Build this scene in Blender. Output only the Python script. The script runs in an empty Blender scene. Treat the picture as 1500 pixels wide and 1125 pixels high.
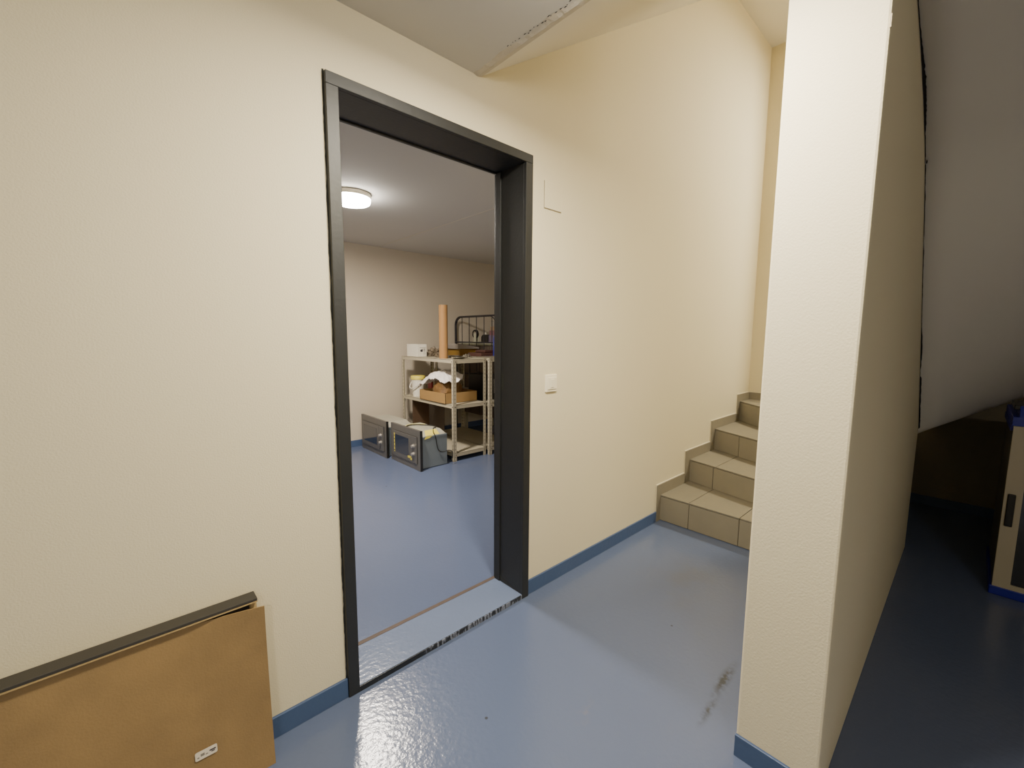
import bpy, bmesh, math, random
from mathutils import Vector, Matrix, noise
random.seed(7)
COL = bpy.context.scene.collection
sc = bpy.context.scene
R = math.radians

# ---------------------------------------------------------------- materials
def s2l(c):
    return tuple(((v/255)/12.92 if v/255 <= .04045 else ((v/255+.055)/1.055)**2.4) for v in c)

def nmat(name):
    m = bpy.data.materials.new(name); m.use_nodes = True
    nt = m.node_tree
    return m, nt, nt.nodes['Principled BSDF']

def node(nt, t, **kw):
    n = nt.nodes.new(t)
    for k, v in kw.items():
        if k in n.inputs: n.inputs[k].default_value = v
        else: setattr(n, k, v)
    return n

def mat(name, rgb, rough=.5, metal=0, var=.06, scale=8, bump=0, bscale=60, spec=.5, coat=0, detail=4, bdist=.01):
    m, nt, b = nmat(name)
    c = s2l(rgb)
    tc = node(nt, 'ShaderNodeTexCoord')
    n = node(nt, 'ShaderNodeTexNoise'); n.inputs['Scale'].default_value = scale; n.inputs['Detail'].default_value = detail
    nt.links.new(tc.outputs['Object'], n.inputs['Vector'])
    mx = node(nt, 'ShaderNodeMix', data_type='RGBA')
    mx.inputs['A'].default_value = tuple(max(0, v*(1-var)) for v in c)+(1,)
    mx.inputs['B'].default_value = tuple(min(1, v*(1+var)) for v in c)+(1,)
    nt.links.new(n.outputs['Fac'], mx.inputs['Factor'])
    nt.links.new(mx.outputs['Result'], b.inputs['Base Color'])
    b.inputs['Roughness'].default_value = rough; b.inputs['Metallic'].default_value = metal
    b.inputs['Specular IOR Level'].default_value = spec; b.inputs['Coat Weight'].default_value = coat
    if bump:
        n2 = node(nt, 'ShaderNodeTexNoise'); n2.inputs['Scale'].default_value = bscale; n2.inputs['Detail'].default_value = 3
        nt.links.new(tc.outputs['Object'], n2.inputs['Vector'])
        bp = node(nt, 'ShaderNodeBump'); bp.inputs['Strength'].default_value = bump; bp.inputs['Distance'].default_value = bdist
        nt.links.new(n2.outputs['Fac'], bp.inputs['Height']); nt.links.new(bp.outputs['Normal'], b.inputs['Normal'])
    return m

M = {}
M['wall'] = mat('wall_paint', (220,210,182), .70, var=.025, scale=1.6, bump=.2, bscale=230, spec=.25, bdist=.004)
M['wall_inner'] = mat('inner_wall_paint', (205,194,176), .75, var=.03, scale=1.2, bump=.25, bscale=120, spec=.2, bdist=.004)
M['niche_wall'] = mat('niche_shade_wall', (140,132,114), .85, var=.06, scale=3, bump=.2, bscale=90, spec=.15)  # grey darkened to hold the niche in shade and cut bounce light
M['ceiling'] = mat('ceiling_paint', (202,199,192), .85, var=.03, scale=2, bump=.1, bscale=60, spec=.15, bdist=.003)
M['soffit'] = mat('soffit_paint', (224,220,212), .85, var=.05, scale=1.1, bump=.15, bscale=40, spec=.15, bdist=.004)
M['skirt'] = mat('blue_skirting_paint', (62,82,120), .38, var=.06, scale=5, bump=.12, bscale=50)
M['frame'] = mat('anthracite_frame_paint', (27,28,28), .5, var=.12, scale=6, bump=.05, bscale=80)
M['frame_edge'] = mat('worn_frame_edge', (34,36,30), .6, var=.3, scale=40)
M['brown_joint'] = mat('brown_joint_filler', (74,60,52), .7, var=.3, scale=25, bump=.3, bscale=60)
M['crack'] = mat('dark_crack', (16,13,11), .9, var=.3, scale=30)
M['white_plastic'] = mat('white_plastic', (236,228,204), .3, var=.02, scale=10)
M['fiber'] = mat('fibreboard', (144,114,72), .62, var=.26, scale=11, bump=.12, bscale=200, detail=9)
M['dark_panel'] = mat('dark_laminate', (44,40,35), .5, var=.12, scale=60)
M['particle'] = mat('particle_board_edge', (168,142,96), .8, var=.18, scale=150)
M['sticker'] = mat('sticker_paper', (222,212,196), .5, var=.04, scale=60)
M['ink'] = mat('printed_ink', (52,46,52), .6, var=.3, scale=200)
M['ink_grey'] = mat('faded_ink', (128,122,112), .6, var=.3, scale=200)
M['steel'] = mat('brushed_grey_steel', (112,110,106), .42, metal=.55, var=.06, scale=30)
M['steel_body'] = mat('galvanised_body', (118,128,134), .45, metal=.35, var=.08, scale=14)
M['steel_top'] = mat('galvanised_top', (176,174,160), .5, metal=.25, var=.08, scale=14)
M['glass'] = mat('dark_oven_glass', (38,42,50), .12, var=.1, scale=6, coat=.5)
M['black'] = mat('black_plastic', (13,13,13), .45, var=.15, scale=20)
M['silver'] = mat('silver_knob', (190,186,180), .28, metal=.7, var=.05, scale=20)
M['yellow'] = mat('yellow_label', (226,208,92), .5, var=.08, scale=20)
M['cord_tan'] = mat('pale_tape', (200,190,130), .5, var=.08, scale=20)
M['shelf'] = mat('beige_enamel', (176,168,146), .45, var=.05, scale=12)
M['post'] = None
def post_mat():
    m = mat('perforated_enamel', (176,168,146), .45, var=.05, scale=12); nt = m.node_tree; L = nt.links.new; b = nt.nodes['Principled BSDF']
    src = b.inputs['Base Color'].links[0].from_socket
    tc = node(nt, 'ShaderNodeTexCoord'); g = node(nt, 'ShaderNodeSeparateXYZ'); L(tc.outputs['Generated'], g.inputs[0])
    o = node(nt, 'ShaderNodeSeparateXYZ'); L(tc.outputs['Object'], o.inputs[0])
    nn = node(nt, 'ShaderNodeNewGeometry'); ns = node(nt, 'ShaderNodeSeparateXYZ'); L(nn.outputs['True Normal'], ns.inputs[0])
    def mt(op, a, bb):
        q = node(nt, 'ShaderNodeMath', operation=op)
        for i, v in enumerate((a, bb)):
            if v is None: continue
            if isinstance(v, (int, float)): q.inputs[i].default_value = v
            else: L(v, q.inputs[i])
        return q.outputs[0]
    ny = mt('GREATER_THAN', mt('ABSOLUTE', ns.outputs['Y'], None), .5)
    lat = mt('ADD', mt('MULTIPLY', ny, g.outputs['X']), mt('MULTIPLY', mt('SUBTRACT', 1.0, ny), g.outputs['Y']))
    inx = mt('LESS_THAN', mt('ABSOLUTE', mt('SUBTRACT', lat, .5), None), .11)
    inz = mt('LESS_THAN', mt('FRACT', mt('MULTIPLY', o.outputs['Z'], 25.0), None), .34)
    f = mt('MULTIPLY', inx, inz)
    mx = node(nt, 'ShaderNodeMix', data_type='RGBA'); L(f, mx.inputs['Factor']); L(src, mx.inputs['A']); mx.inputs['B'].default_value = s2l((88,80,66))+(1,)
    L(mx.outputs['Result'], b.inputs['Base Color'])
    return m
M['post'] = post_mat()
M['hole'] = mat('dark_hole', (52,48,42), .8, var=.1, scale=12)
M['card'] = mat('cardboard', (160,124,76), .75, var=.06, scale=14, bump=.1, bscale=120)
M['tube'] = mat('cardboard_tube', (166,122,76), .7, var=.07, scale=12)
M['white_card'] = mat('white_carton', (226,222,208), .6, var=.03, scale=12)
M['cloth'] = mat('white_cloth', (232,226,224), .9, var=.04, scale=16, bump=.3, bscale=60)
M['brown_bag'] = mat('brown_patterned_wrap', (112,78,36), .6, var=.5, scale=30, bump=.4, bscale=30)
M['crumple'] = mat('crumpled_foil', (120,106,86), .5, metal=.2, var=.5, scale=45)
M['chrome'] = mat('chrome', (215,213,208), .08, metal=1, var=.03, scale=5)
M['ochre'] = mat('ochre_carton', (132,96,34), .65, var=.15, scale=15)
M['grey_card'] = mat('grey_carton', (136,128,120), .7, var=.1, scale=15)
M['dark_red'] = mat('dark_reddish_leather', (70,38,32), .6, var=.3, scale=25)
M['black_metal'] = mat('black_enamelled_tube', (30,28,36), .4, var=.1, scale=20)
M['brown_cab'] = mat('grey_brown_veneer', (84,72,62), .6, var=.12, scale=9)
M['pale_ledge'] = mat('pale_green_ledge', (178,178,154), .5, var=.06, scale=9)
M['dark_brown'] = mat('dark_brown_board', (74,52,34), .65, var=.15, scale=9)
M['bottle_blue'] = mat('blue_plastic', (36,40,120), .35, var=.1, scale=15)
M['cab_white'] = mat('cream_enamel', (176,166,142), .45, var=.04, scale=6)
M['cab_blue'] = mat('blue_enamel', (16,26,140), .4, var=.08, scale=6)
M['cab_side'] = mat('grey_side_panel', (70,66,56), .5, var=.15, scale=6)
M['red'] = mat('red_plastic', (84,28,24), .4, var=.1, scale=15)
M['rubber'] = mat('black_rubber', (18,18,18), .6, var=.2, scale=20)

# floor paint: glossy blue grey epoxy with orange peel, scuffs and dirt specks
def floor_mat(name, rgb, rough=.2, scuffs=True):
    m, nt, b = nmat(name)
    L = nt.links.new
    tc = node(nt, 'ShaderNodeTexCoord'); obj_ = tc.outputs['Object']
    n = node(nt, 'ShaderNodeTexNoise'); n.inputs['Scale'].default_value = 1.7; n.inputs['Detail'].default_value = 6
    L(obj_, n.inputs['Vector'])
    c = s2l(rgb)
    mx = node(nt, 'ShaderNodeMix', data_type='RGBA')
    mx.inputs['A'].default_value = tuple(v*.93 for v in c)+(1,); mx.inputs['B'].default_value = tuple(v*1.06 for v in c)+(1,)
    L(n.outputs['Fac'], mx.inputs['Factor'])
    col = mx.outputs['Result']
    def blob(cx, cy, sx, sy, rot, strength, colr, nscale, lo, hi, base):
        mp = node(nt, 'ShaderNodeMapping', vector_type='TEXTURE')
        mp.inputs['Location'].default_value = (cx, cy, 0); mp.inputs['Rotation'].default_value = (0, 0, rot); mp.inputs['Scale'].default_value = (sx, sy, 1)
        L(obj_, mp.inputs['Vector'])
        g = node(nt, 'ShaderNodeTexGradient', gradient_type='QUADRATIC_SPHERE'); L(mp.outputs['Vector'], g.inputs['Vector'])
        nn = node(nt, 'ShaderNodeTexNoise'); nn.inputs['Scale'].default_value = nscale; nn.inputs['Detail'].default_value = 5; L(obj_, nn.inputs['Vector'])
        rp = node(nt, 'ShaderNodeMapRange'); rp.inputs['From Min'].default_value = lo; rp.inputs['From Max'].default_value = hi; L(nn.outputs['Fac'], rp.inputs['Value'])
        ml = node(nt, 'ShaderNodeMath', operation='MULTIPLY'); L(g.outputs['Fac'], ml.inputs[0]); L(rp.outputs['Result'], ml.inputs[1])
        m2 = node(nt, 'ShaderNodeMath', operation='MULTIPLY', use_clamp=True); L(ml.outputs[0], m2.inputs[0]); m2.inputs[1].default_value = strength
        mm = node(nt, 'ShaderNodeMix', data_type='RGBA'); L(m2.outputs[0], mm.inputs['Factor']); L(base, mm.inputs['A'])
        mm.inputs['B'].default_value = s2l(colr)+(1,)
        return mm.outputs['Result']
    if scuffs:
        col = blob(1.60, -.885, .16, .028, .03, 2.0, (50,56,66), 40, .32, .55, col)
        col = blob(1.42, -.90, .13, .022, .05, 1.4, (56,62,72), 40, .36, .58, col)
        col = blob(2.1, -.5, .6, .35, .4, .4, (92,92,94), 5, .45, .7, col)
        col = blob(1.10, -.62, .10, .05, .2, .25, (120,116,110), 30, .45, .65, col)
        col = blob(2.62, -.35, .35, .3, .2, .3, (90,92,98), 4, .45, .7, col)
    # tiny dirt flecks
    v = node(nt, 'ShaderNodeTexVoronoi'); v.inputs['Scale'].default_value = 5.2; L(obj_, v.inputs['Vector'])
    lt = node(nt, 'ShaderNodeMath', operation='LESS_THAN'); L(v.outputs['Distance'], lt.inputs[0]); lt.inputs[1].default_value = .028
    mm = node(nt, 'ShaderNodeMix', data_type='RGBA'); L(lt.outputs[0], mm.inputs['Factor']); L(col, mm.inputs['A']); mm.inputs['B'].default_value = s2l((58,62,70))+(1,)
    L(mm.outputs['Result'], b.inputs['Base Color'])
    b.inputs['Roughness'].default_value = rough
    b.inputs['Specular IOR Level'].default_value = .5
    n1 = node(nt, 'ShaderNodeTexNoise'); n1.inputs['Scale'].default_value = 55; n1.inputs['Detail'].default_value = 2; L(obj_, n1.inputs['Vector'])
    n2 = node(nt, 'ShaderNodeTexNoise'); n2.inputs['Scale'].default_value = 7; n2.inputs['Detail'].default_value = 3; L(obj_, n2.inputs['Vector'])
    # only some patches of the paint are really bumpy
    ad = node(nt, 'ShaderNodeMath', operation='MULTIPLY_ADD'); L(n2.outputs['Fac'], ad.inputs[0]); ad.inputs[1].default_value = 1.2; L(n1.outputs['Fac'], ad.inputs[2])
    bp = node(nt, 'ShaderNodeBump'); bp.inputs['Strength'].default_value = .30; bp.inputs['Distance'].default_value = .004
    L(ad.outputs[0], bp.inputs['Height']); L(bp.outputs['Normal'], b.inputs['Normal'])
    return m
M['floor'] = floor_mat('blue_floor_paint', (86,98,128))
M['sill'] = floor_mat('blue_sill_paint', (102,115,144), .18, False)

def scuffed_black():
    m, nt, b = nmat('scuffed_black_paint'); L = nt.links.new
    tc = node(nt, 'ShaderNodeTexCoord')
    mp = node(nt, 'ShaderNodeMapping'); mp.inputs['Scale'].default_value = (55, 1, 12); L(tc.outputs['Object'], mp.inputs['Vector'])
    n = node(nt, 'ShaderNodeTexNoise'); n.inputs['Scale'].default_value = 1.6; n.inputs['Detail'].default_value = 3; L(mp.outputs['Vector'], n.inputs['Vector'])
    sx = node(nt, 'ShaderNodeSeparateXYZ'); L(tc.outputs['Object'], sx.inputs[0])
    a = node(nt, 'ShaderNodeMapRange'); a.inputs['From Min'].default_value = .72; a.inputs['From Max'].default_value = .98
    a.inputs['To Min'].default_value = .0; a.inputs['To Max'].default_value = .19; L(sx.outputs['X'], a.inputs['Value'])
    ad = node(nt, 'ShaderNodeMath', operation='ADD'); L(n.outputs['Fac'], ad.inputs[0]); L(a.outputs['Result'], ad.inputs[1])
    rp = node(nt, 'ShaderNodeMapRange'); rp.inputs['From Min'].default_value = .66; rp.inputs['From Max'].default_value = .72; L(ad.outputs[0], rp.inputs['Value'])
    mx = node(nt, 'ShaderNodeMix', data_type='RGBA'); L(rp.outputs['Result'], mx.inputs['Factor'])
    mx.inputs['A'].default_value = s2l((22,24,26))+(1,); mx.inputs['B'].default_value = s2l((118,124,140))+(1,)
    L(mx.outputs['Result'], b.inputs['Base Color']); b.inputs['Roughness'].default_value = .4
    return m
M['scuffed'] = scuffed_black()

def tile_mat():
    # stone coloured floor tiles; joints are modelled as geometry of grout strips
    m = mat('stair_tile', (134,126,108), .55, var=.1, scale=9, bump=.1, bscale=70, spec=.4, detail=7)
    return m
M['tile'] = tile_mat()
M['tile_light'] = mat('stair_tread_tile', (122,115,99), .55, var=.08, scale=8, bump=.1, bscale=70, detail=7)
M['grout'] = mat('tile_grout', (92,84,70), .9, var=.1, scale=30)
M['caulk'] = mat('pale_caulk', (214,206,186), .7, var=.05, scale=30)

def emis(name, rgb, s):
    m, nt, b = nmat(name)
    b.inputs['Base Color'].default_value = (.9, .9, .9, 1)
    lw = node(nt, 'ShaderNodeTexNoise'); lw.inputs['Scale'].default_value = 2
    mx = node(nt, 'ShaderNodeMix', data_type='RGBA'); mx.inputs['A'].default_value = rgb+(1,); mx.inputs['B'].default_value = tuple(v*.97 for v in rgb)+(1,)
    nt.links.new(lw.outputs['Fac'], mx.inputs['Factor']); nt.links.new(mx.outputs['Result'], b.inputs['Emission Color'])
    b.inputs['Emission Strength'].default_value = s
    return m

# ---------------------------------------------------------------- mesh builder
class MB:
    def __init__(s): s.bm = bmesh.new()
    def poly(s, pts):
        return s.bm.faces.new([s.bm.verts.new(p) for p in pts])
    def box(s, x0, x1, y0, y1, z0, z1, mtx=None):
        v = [s.bm.verts.new((x, y, z)) for z in (z0, z1) for x, y in ((x0,y0),(x1,y0),(x1,y1),(x0,y1))]
        if mtx:
            for q in v: q.co = mtx @ q.co
        for f in ((3,2,1,0),(4,5,6,7),(0,1,5,4),(1,2,6,5),(2,3,7,6),(3,0,4,7)):
            s.bm.faces.new([v[i] for i in f])
        return s
    def prism(s, pts, ax, a, b):
        """pts 2D outline, extruded along ax ('x','y','z') from a to b"""
        def P(p, t):
            return {'x': (t, p[0], p[1]), 'y': (p[0], t, p[1]), 'z': (p[0], p[1], t)}[ax]
        A = [s.bm.verts.new(P(p, a)) for p in pts]; B = [s.bm.verts.new(P(p, b)) for p in pts]
        s.bm.faces.new(A); s.bm.faces.new(B[::-1]); n = len(pts)
        for i in range(n): s.bm.faces.new([A[i], B[i], B[(i+1) % n], A[(i+1) % n]])
        return s
    def lathe(s, prof, loc=(0,0,0), ax='z', n=32, caps=True, mtx=None):
        rings = []
        for r, h in prof:
            ring = []
            for i in range(n):
                t = 2*math.pi*i/n; c, d = r*math.cos(t), r*math.sin(t)
                p = {'z': (c, d, h), 'x': (h, c, d), 'y': (c, h, d)}[ax]
                p = Vector(p)
                if mtx: p = mtx @ p
                ring.append(s.bm.verts.new(p+Vector(loc)))
            rings.append(ring)
        for a, b in zip(rings, rings[1:]):
            for i in range(n): s.bm.faces.new([a[i], a[(i+1) % n], b[(i+1) % n], b[i]])
        if caps: s.bm.faces.new(rings[0][::-1]); s.bm.faces.new(rings[-1])
        return s
    def tube(s, pts, r, n=8):
        pts = [Vector(p) for p in pts]; rings = []; up = None
        for i, p in enumerate(pts):
            d = (pts[min(i+1, len(pts)-1)]-pts[max(i-1, 0)]).normalized()
            if up is None:
                up = d.orthogonal().normalized()
            else:
                up = (up-d*up.dot(d)).normalized()
            w = d.cross(up)
            rings.append([s.bm.verts.new(p+(up*math.cos(2*math.pi*k/n)+w*math.sin(2*math.pi*k/n))*r) for k in range(n)])
        for a, b in zip(rings, rings[1:]):
            for i in range(n): s.bm.faces.new([a[i], a[(i+1) % n], b[(i+1) % n], b[i]])
        s.bm.faces.new(rings[0][::-1]); s.bm.faces.new(rings[-1])
        return s
    def build(s, name, m, parent=None, bevel=0, smooth=False, origin=None, solid=0):
        bmesh.ops.recalc_face_normals(s.bm, faces=s.bm.faces)
        me = bpy.data.meshes.new(name)
        if origin is not None:
            o3 = Vector(origin)
        elif parent is not None:
            o3 = Vector(parent.matrix_world.translation) if False else Vector((0,0,0))
        else: o3 = Vector((0,0,0))
        s.bm.to_mesh(me); s.bm.free()
        o = bpy.data.objects.new(name, me); COL.objects.link(o)
        me.materials.append(m)
        if parent is not None:
            o.parent = parent
            # geometry is written in world coordinates: undo the parent's placement
            o.matrix_parent_inverse = Matrix.Translation(-world_loc(parent))
        if bevel:
            b = o.modifiers.new('bevel', 'BEVEL'); b.width = bevel; b.segments = 2; b.limit_method = 'ANGLE'; b.angle_limit = R(40)
        if smooth:
            for p in me.polygons: p.use_smooth = True
            try:
                me.set_sharp_from_angle(angle=R(40))
            except Exception: pass
        return o

def world_loc(o):
    v = Vector(o.location)
    if o.type == 'MESH' : return Vector((0,0,0)) if o.parent else v
    return v

def thing(name, loc, label=None, cat=None, group=None, kind=None):
    o = bpy.data.objects.new(name, None); COL.objects.link(o); o.location = loc; o.empty_display_size = .05
    return tag(o, label, cat, group, kind)
def tag(o, label=None, cat=None, group=None, kind=None):
    if label: o['label'] = label
    if cat: o['category'] = cat
    if group: o['group'] = group
    if kind: o['kind'] = kind
    return o
def struct(o, label=None, cat=None): return tag(o, label, cat, None, 'structure')
def rnd(o, lv=1):
    m = o.modifiers.new('subsurf', 'SUBSURF'); m.levels = lv; m.render_levels = lv; return o

# ---------------------------------------------------------------- setting
CZ = 2.305            # ceiling height
struct(MB().poly and (lambda b: (b.poly([(-3.2,-4,0),(5.2,-4,0),(5.2,3.6,0),(-3.2,3.6,0)]), b)[1])(MB()).build('floor', M['floor']),
       'glossy blue grey painted concrete floor', 'floor')

T = .187
b = MB()
b.box(-3.0, .525, 0, T, 0, CZ+.2); b.box(1.415, 4.6, 0, T, 0, CZ+.2); b.box(.525, 1.415, 0, T, 2.08, CZ+.2)
b.box(1.0, 4.6, 0, T, CZ+.2, 4.2)
bmesh.ops.remove_doubles(b.bm, verts=b.bm.verts, dist=1e-4)
struct(b.build('wall_back', M['wall']), 'cream painted wall with the dark door frame', 'wall')
struct(MB().box(4.36, 4.5, -1.02, 0, 0, 4.2).build('wall_stair_end', M['wall']), 'cream end wall above the top tiled step', 'wall')
struct(MB().box(1.324, 3.5, -1.23, -1.02, 0, 4.2).build('wall_pillar', M['wall'], bevel=.006), 'cream wall end standing between the tiled stairs and the dark niche', 'wall')
struct(MB().box(-3.1, -3.0, -4, 3.6, 0, 2.5).build('wall_left', M['wall']), 'cream left wall', 'wall')
struct(MB().box(-3.0, 5.0, -4.1, -4.0, 0, 2.5).build('wall_front', M['wall']), 'cream wall behind the viewer', 'wall')
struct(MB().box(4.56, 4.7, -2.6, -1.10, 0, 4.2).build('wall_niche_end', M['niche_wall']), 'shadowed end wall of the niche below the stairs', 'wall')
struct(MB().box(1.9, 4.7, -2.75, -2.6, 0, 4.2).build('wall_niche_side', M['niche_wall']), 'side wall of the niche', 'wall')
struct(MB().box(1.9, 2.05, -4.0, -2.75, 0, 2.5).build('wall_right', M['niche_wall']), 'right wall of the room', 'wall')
struct(MB().box(3.4, 4.56, -1.15, -1.02, 0, .62).build('wall_stair_filler', M['wall']), 'unseen filler block sealing the stair base from light', 'wall')  # added block, stops stairwell light leaking in below the soffit
# inner room
struct(MB().box(-1.6, 4.9, 3.372, 3.5, 0, 2.5).build('wall_store_back', M['wall_inner']), 'cream back wall of the storeroom', 'wall')
struct(MB().box(-1.7, -1.6, T, 3.4, 0, 2.5).build('wall_store_left', M['wall_inner']), 'left wall of the storeroom', 'wall')
struct(MB().box(4.8, 4.9, T, 3.4, 0, 2.5).build('wall_store_right', M['wall_inner']), 'right wall of the storeroom', 'wall')
b = MB(); b.box(-1.6, 2.296, T, 3.4, CZ, CZ+.15); b.box(2.304, 4.8, T, 3.4, CZ, CZ+.15); b.box(2.29, 2.31, T, 3.4, CZ+.004, CZ+.15)
cs0 = struct(b.build('ceiling_store', M['ceiling']), 'grey storeroom ceiling with one straight joint', 'ceiling')
MB().box(2.2965, 2.3035, T, 3.37, CZ-.0015, CZ+.004).build('joint_filler', M['caulk'], cs0)
# main ceiling
b = MB(); b.box(-3.0, 1.10, -1.02, 0, CZ, CZ+.18); b.box(-3.0, 1.42, -4.0, -1.02, CZ, CZ+.18); b.box(1.42, 2.05, -4.0, -2.6, CZ, CZ+.18)
ceil = struct(b.build('ceiling', M['ceiling']), 'grey concrete ceiling slab ending at the stairwell', 'ceiling')
# rough plaster strip along the slab edge
b = MB()
N = 60
prev = None
for i in range(N+1):
    y = -1.02*i/N
    w = .030+.012*noise.noise(Vector((y*9, 3, 0)))+.008*noise.noise(Vector((y*40, 1, 0)))
    a = b.bm.verts.new((1.135-.012-w, y, CZ+.0005)); c = b.bm.verts.new((1.115, y, CZ-.004+.003*noise.noise(Vector((y*30,0,0))))); d = b.bm.verts.new((1.136, y, CZ+.001)); e = b.bm.verts.new((1.136, y, CZ+.1))
    cur = (a, c, d, e)
    if prev:
        for k in range(3): b.bm.faces.new([prev[k], cur[k], cur[k+1], prev[k+1]])
    prev = cur
b.build('edge_plaster', mat('edge_plaster', (196,188,172), .85, var=.12, scale=40, bump=.4, bscale=50), ceil)
b = MB()
for k in range(26):
    y = -random.uniform(.18, .60)
    y = -.20-.42*(k/26)+random.uniform(-.006, .006); l = random.uniform(.004, .016); x = 1.092+.006*random.uniform(-1, 1)
    b.poly([(x, y, CZ-.0015), (x+.0022, y-l*.3, CZ-.0015), (x+.001, y-l, CZ-.0015), (x-.002, y-l*.6, CZ-.0015)])
tag(b.build('edge_crack', M['crack'], ceil), kind='stuff')
# sloped soffit above the stairs then flat ceiling
b = MB()
prof = [(1.133, CZ), (3.50, CZ+.639*2.367+.0)]
zt = 3.79
xe = 1.133+(zt-CZ)/.639
pts = [(1.133, CZ+.002)]
for i in range(1, 13):
    x = 1.133+(xe-1.133)*i/12; pts.append((x, CZ+.002+(x-1.133)*.639))
pts += [(4.5, zt)]
outl = pts+[(4.5, 4.2), (1.133, 4.2)]
b.prism(outl, 'y', -1.03, 0.0)
struct(b.build('ceiling_stairwell', M['soffit']), 'sloped cream soffit above the stairs', 'ceiling')
struct(MB().box(3.4, 4.7, -2.7, -1.02, 3.79, 3.95).build('ceiling_landing', M['soffit']), 'flat ceiling over the stair turn', 'ceiling')
struct(MB().box(1.9, 3.4, -2.7, -1.23, 3.79, 3.95).build('ceiling_flight', M['soffit']), 'flat ceiling over the return flight', 'ceiling')

# curved underside of the return flight (dark niche)
def bez(P, t):
    # Catmull-Rom through points
    n = len(P)-1; s = min(int(t*n), n-1); u = t*n-s
    g = lambda i: Vector(P[max(0, min(n, i))])
    p0, p1, p2, p3 = g(s-1), g(s), g(s+1), g(s+2)
    return .5*((2*p1)+(-p0+p2)*u+(2*p0-5*p1+4*p2-p3)*u*u+(-p0+3*p1-3*p2+p3)*u**3)
IN = [(1.36,-1.23,2.300),(1.66,-1.23,2.215),(1.92,-1.23,2.132),(2.12,-1.23,2.045),(2.34,-1.23,1.915),(2.68,-1.23,1.585),(2.98,-1.23,1.285),(3.21,-1.23,1.05),(3.5,-1.23,.752),(3.56,-1.22,.71),(3.64,-1.20,.68),(3.72,-1.18,.65)]
# re-parametrise: rows from inner to outer
def lerp(a, b, t): return a+(b-a)*t
b = MB(); NU, NV = 60, 16
grid = []
OUT2 = [(1.36,-2.7,2.300),(1.68,-2.7,2.29),(1.98,-2.7,2.27),(2.25,-2.7,2.24),(2.6,-2.7,2.19),(3.05,-2.7,2.10),(3.5,-2.7,1.98),(4.0,-2.7,1.82),(4.62,-2.7,1.58),(4.62,-2.1,1.19),(4.62,-1.62,.875),(4.62,-1.2,.60)]
for i in range(NU+1):
    t = i/NU; a = bez(IN, t); o = bez(OUT2, t)
    grid.append([b.bm.verts.new(lerp(a, o, j/NV)) for j in range(NV+1)])
for i in range(NU):
    for j in range(NV):
        b.bm.faces.new([grid[i][j], grid[i+1][j], grid[i+1][j+1], grid[i][j+1]])
so = struct(b.build('ceiling_niche', M['soffit'], smooth=True), 'curved plaster underside of the upper stair flight', 'ceiling')
sm = so.modifiers.new('solid', 'SOLIDIFY'); sm.thickness = .1; sm.offset = 1
# make sure the solid goes upward
bpy.context.view_layer.update()
if so.data.polygons[300].normal.z < 0:
    sm.offset = -1
# ragged dark crack between soffit and wall
b = MB(); prev = None
for i in range(241):
    t = i/240*.727; p = bez(IN, t)
    k = i/240
    w = .0028+.0012*noise.noise(Vector((i*.31, 0, 5)))
    if .18 < k < .42: w += .0065*max(0, math.sin((k-.18)/.24*math.pi))*(.7+.5*noise.noise(Vector((i*.5, 2, 2))))
    if .72 < k < .84: w += .004*math.sin((k-.72)/.12*math.pi)
    if .86 < k: w += .0055*(.8+.5*noise.noise(Vector((i*.4, 7, 2))))
    if abs(k-.475) < .006 or abs(k-.58) < .004: w = .0004
    w = max(w, .0006)
    d = (bez(IN, min(1, t+.004))-bez(IN, max(0, t-.004))); d = Vector((d.x, 0, d.z)).normalized(); nrm = Vector((-d.z, 0, d.x))
    if nrm.z > 0: nrm = -nrm
    sd = (bez(OUT2, t)-p).normalized()
    wj = w*(.75+.35*noise.noise(Vector((i*.9, 9, 1))))
    a = p+nrm*.003; a.y = -1.2312; c = p+nrm*.0025; c.y = -1.2325; e = p+sd*(w*1.25)+nrm*.0022+Vector((0, 0, .0))
    cur = [b.bm.verts.new(q) for q in (a, c, e)]
    if prev:
        b.bm.faces.new([prev[0], cur[0], cur[1], prev[1]]); b.bm.faces.new([prev[1], cur[1], cur[2], prev[2]])
    prev = cur
p = bez(IN, .475*.727)
for k in range(1): b.lathe([(.0005,-.003),(.006,-.002),(.007,0),(.0005,.001)], (p.x-.004, -1.236, p.z-.008), 'y', 10)
b.build('plaster_crack', M['crack'], so)

# plaster chips on the pillar arris
pil = bpy.data.objects['wall_pillar']
b = MB()
for k in range(7):
    z = 1.980+.004*k; w = .0035*math.sin((k+.5)/7*math.pi)+.001*random.random()
    b.box(1.3235, 1.3265+w, -1.2306, -1.2275, z, z+.004)
b.build('plaster_chip', mat('bare_plaster', (170,158,138), .9, var=.15, scale=80), pil)

# ---------------------------------------------------------------- skirting
def skirt(name, pts, y=None, h=.075, t=.010):
    pass
struct(MB().box(-3.0, .519, -.010, 0, 0, .072).build('baseboard_left', M['skirt'], bevel=.002), 'blue painted skirting left of the door', 'baseboard')
struct(MB().box(1.421, 2.683, -.010, 0, 0, .074).build('baseboard_back', M['skirt'], bevel=.002), 'blue painted skirting between door and stairs', 'baseboard')
struct(MB().box(1.314, 1.324, -1.232, -1.02, 0, .070).build('baseboard_pillar', M['skirt'], bevel=.002), 'blue painted skirting on the wall end', 'baseboard')
struct(MB().box(-1.6, 4.8, 3.362, 3.372, 0, .075).build('baseboard_store', M['skirt'], bevel=.002), 'blue skirting along the storeroom back wall', 'baseboard')
struct(MB().box(4.545, 4.56, -2.6, -1.15, 0, .07).build('baseboard_niche', M['skirt']), 'dark blue skirting in the niche', 'baseboard')

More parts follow.
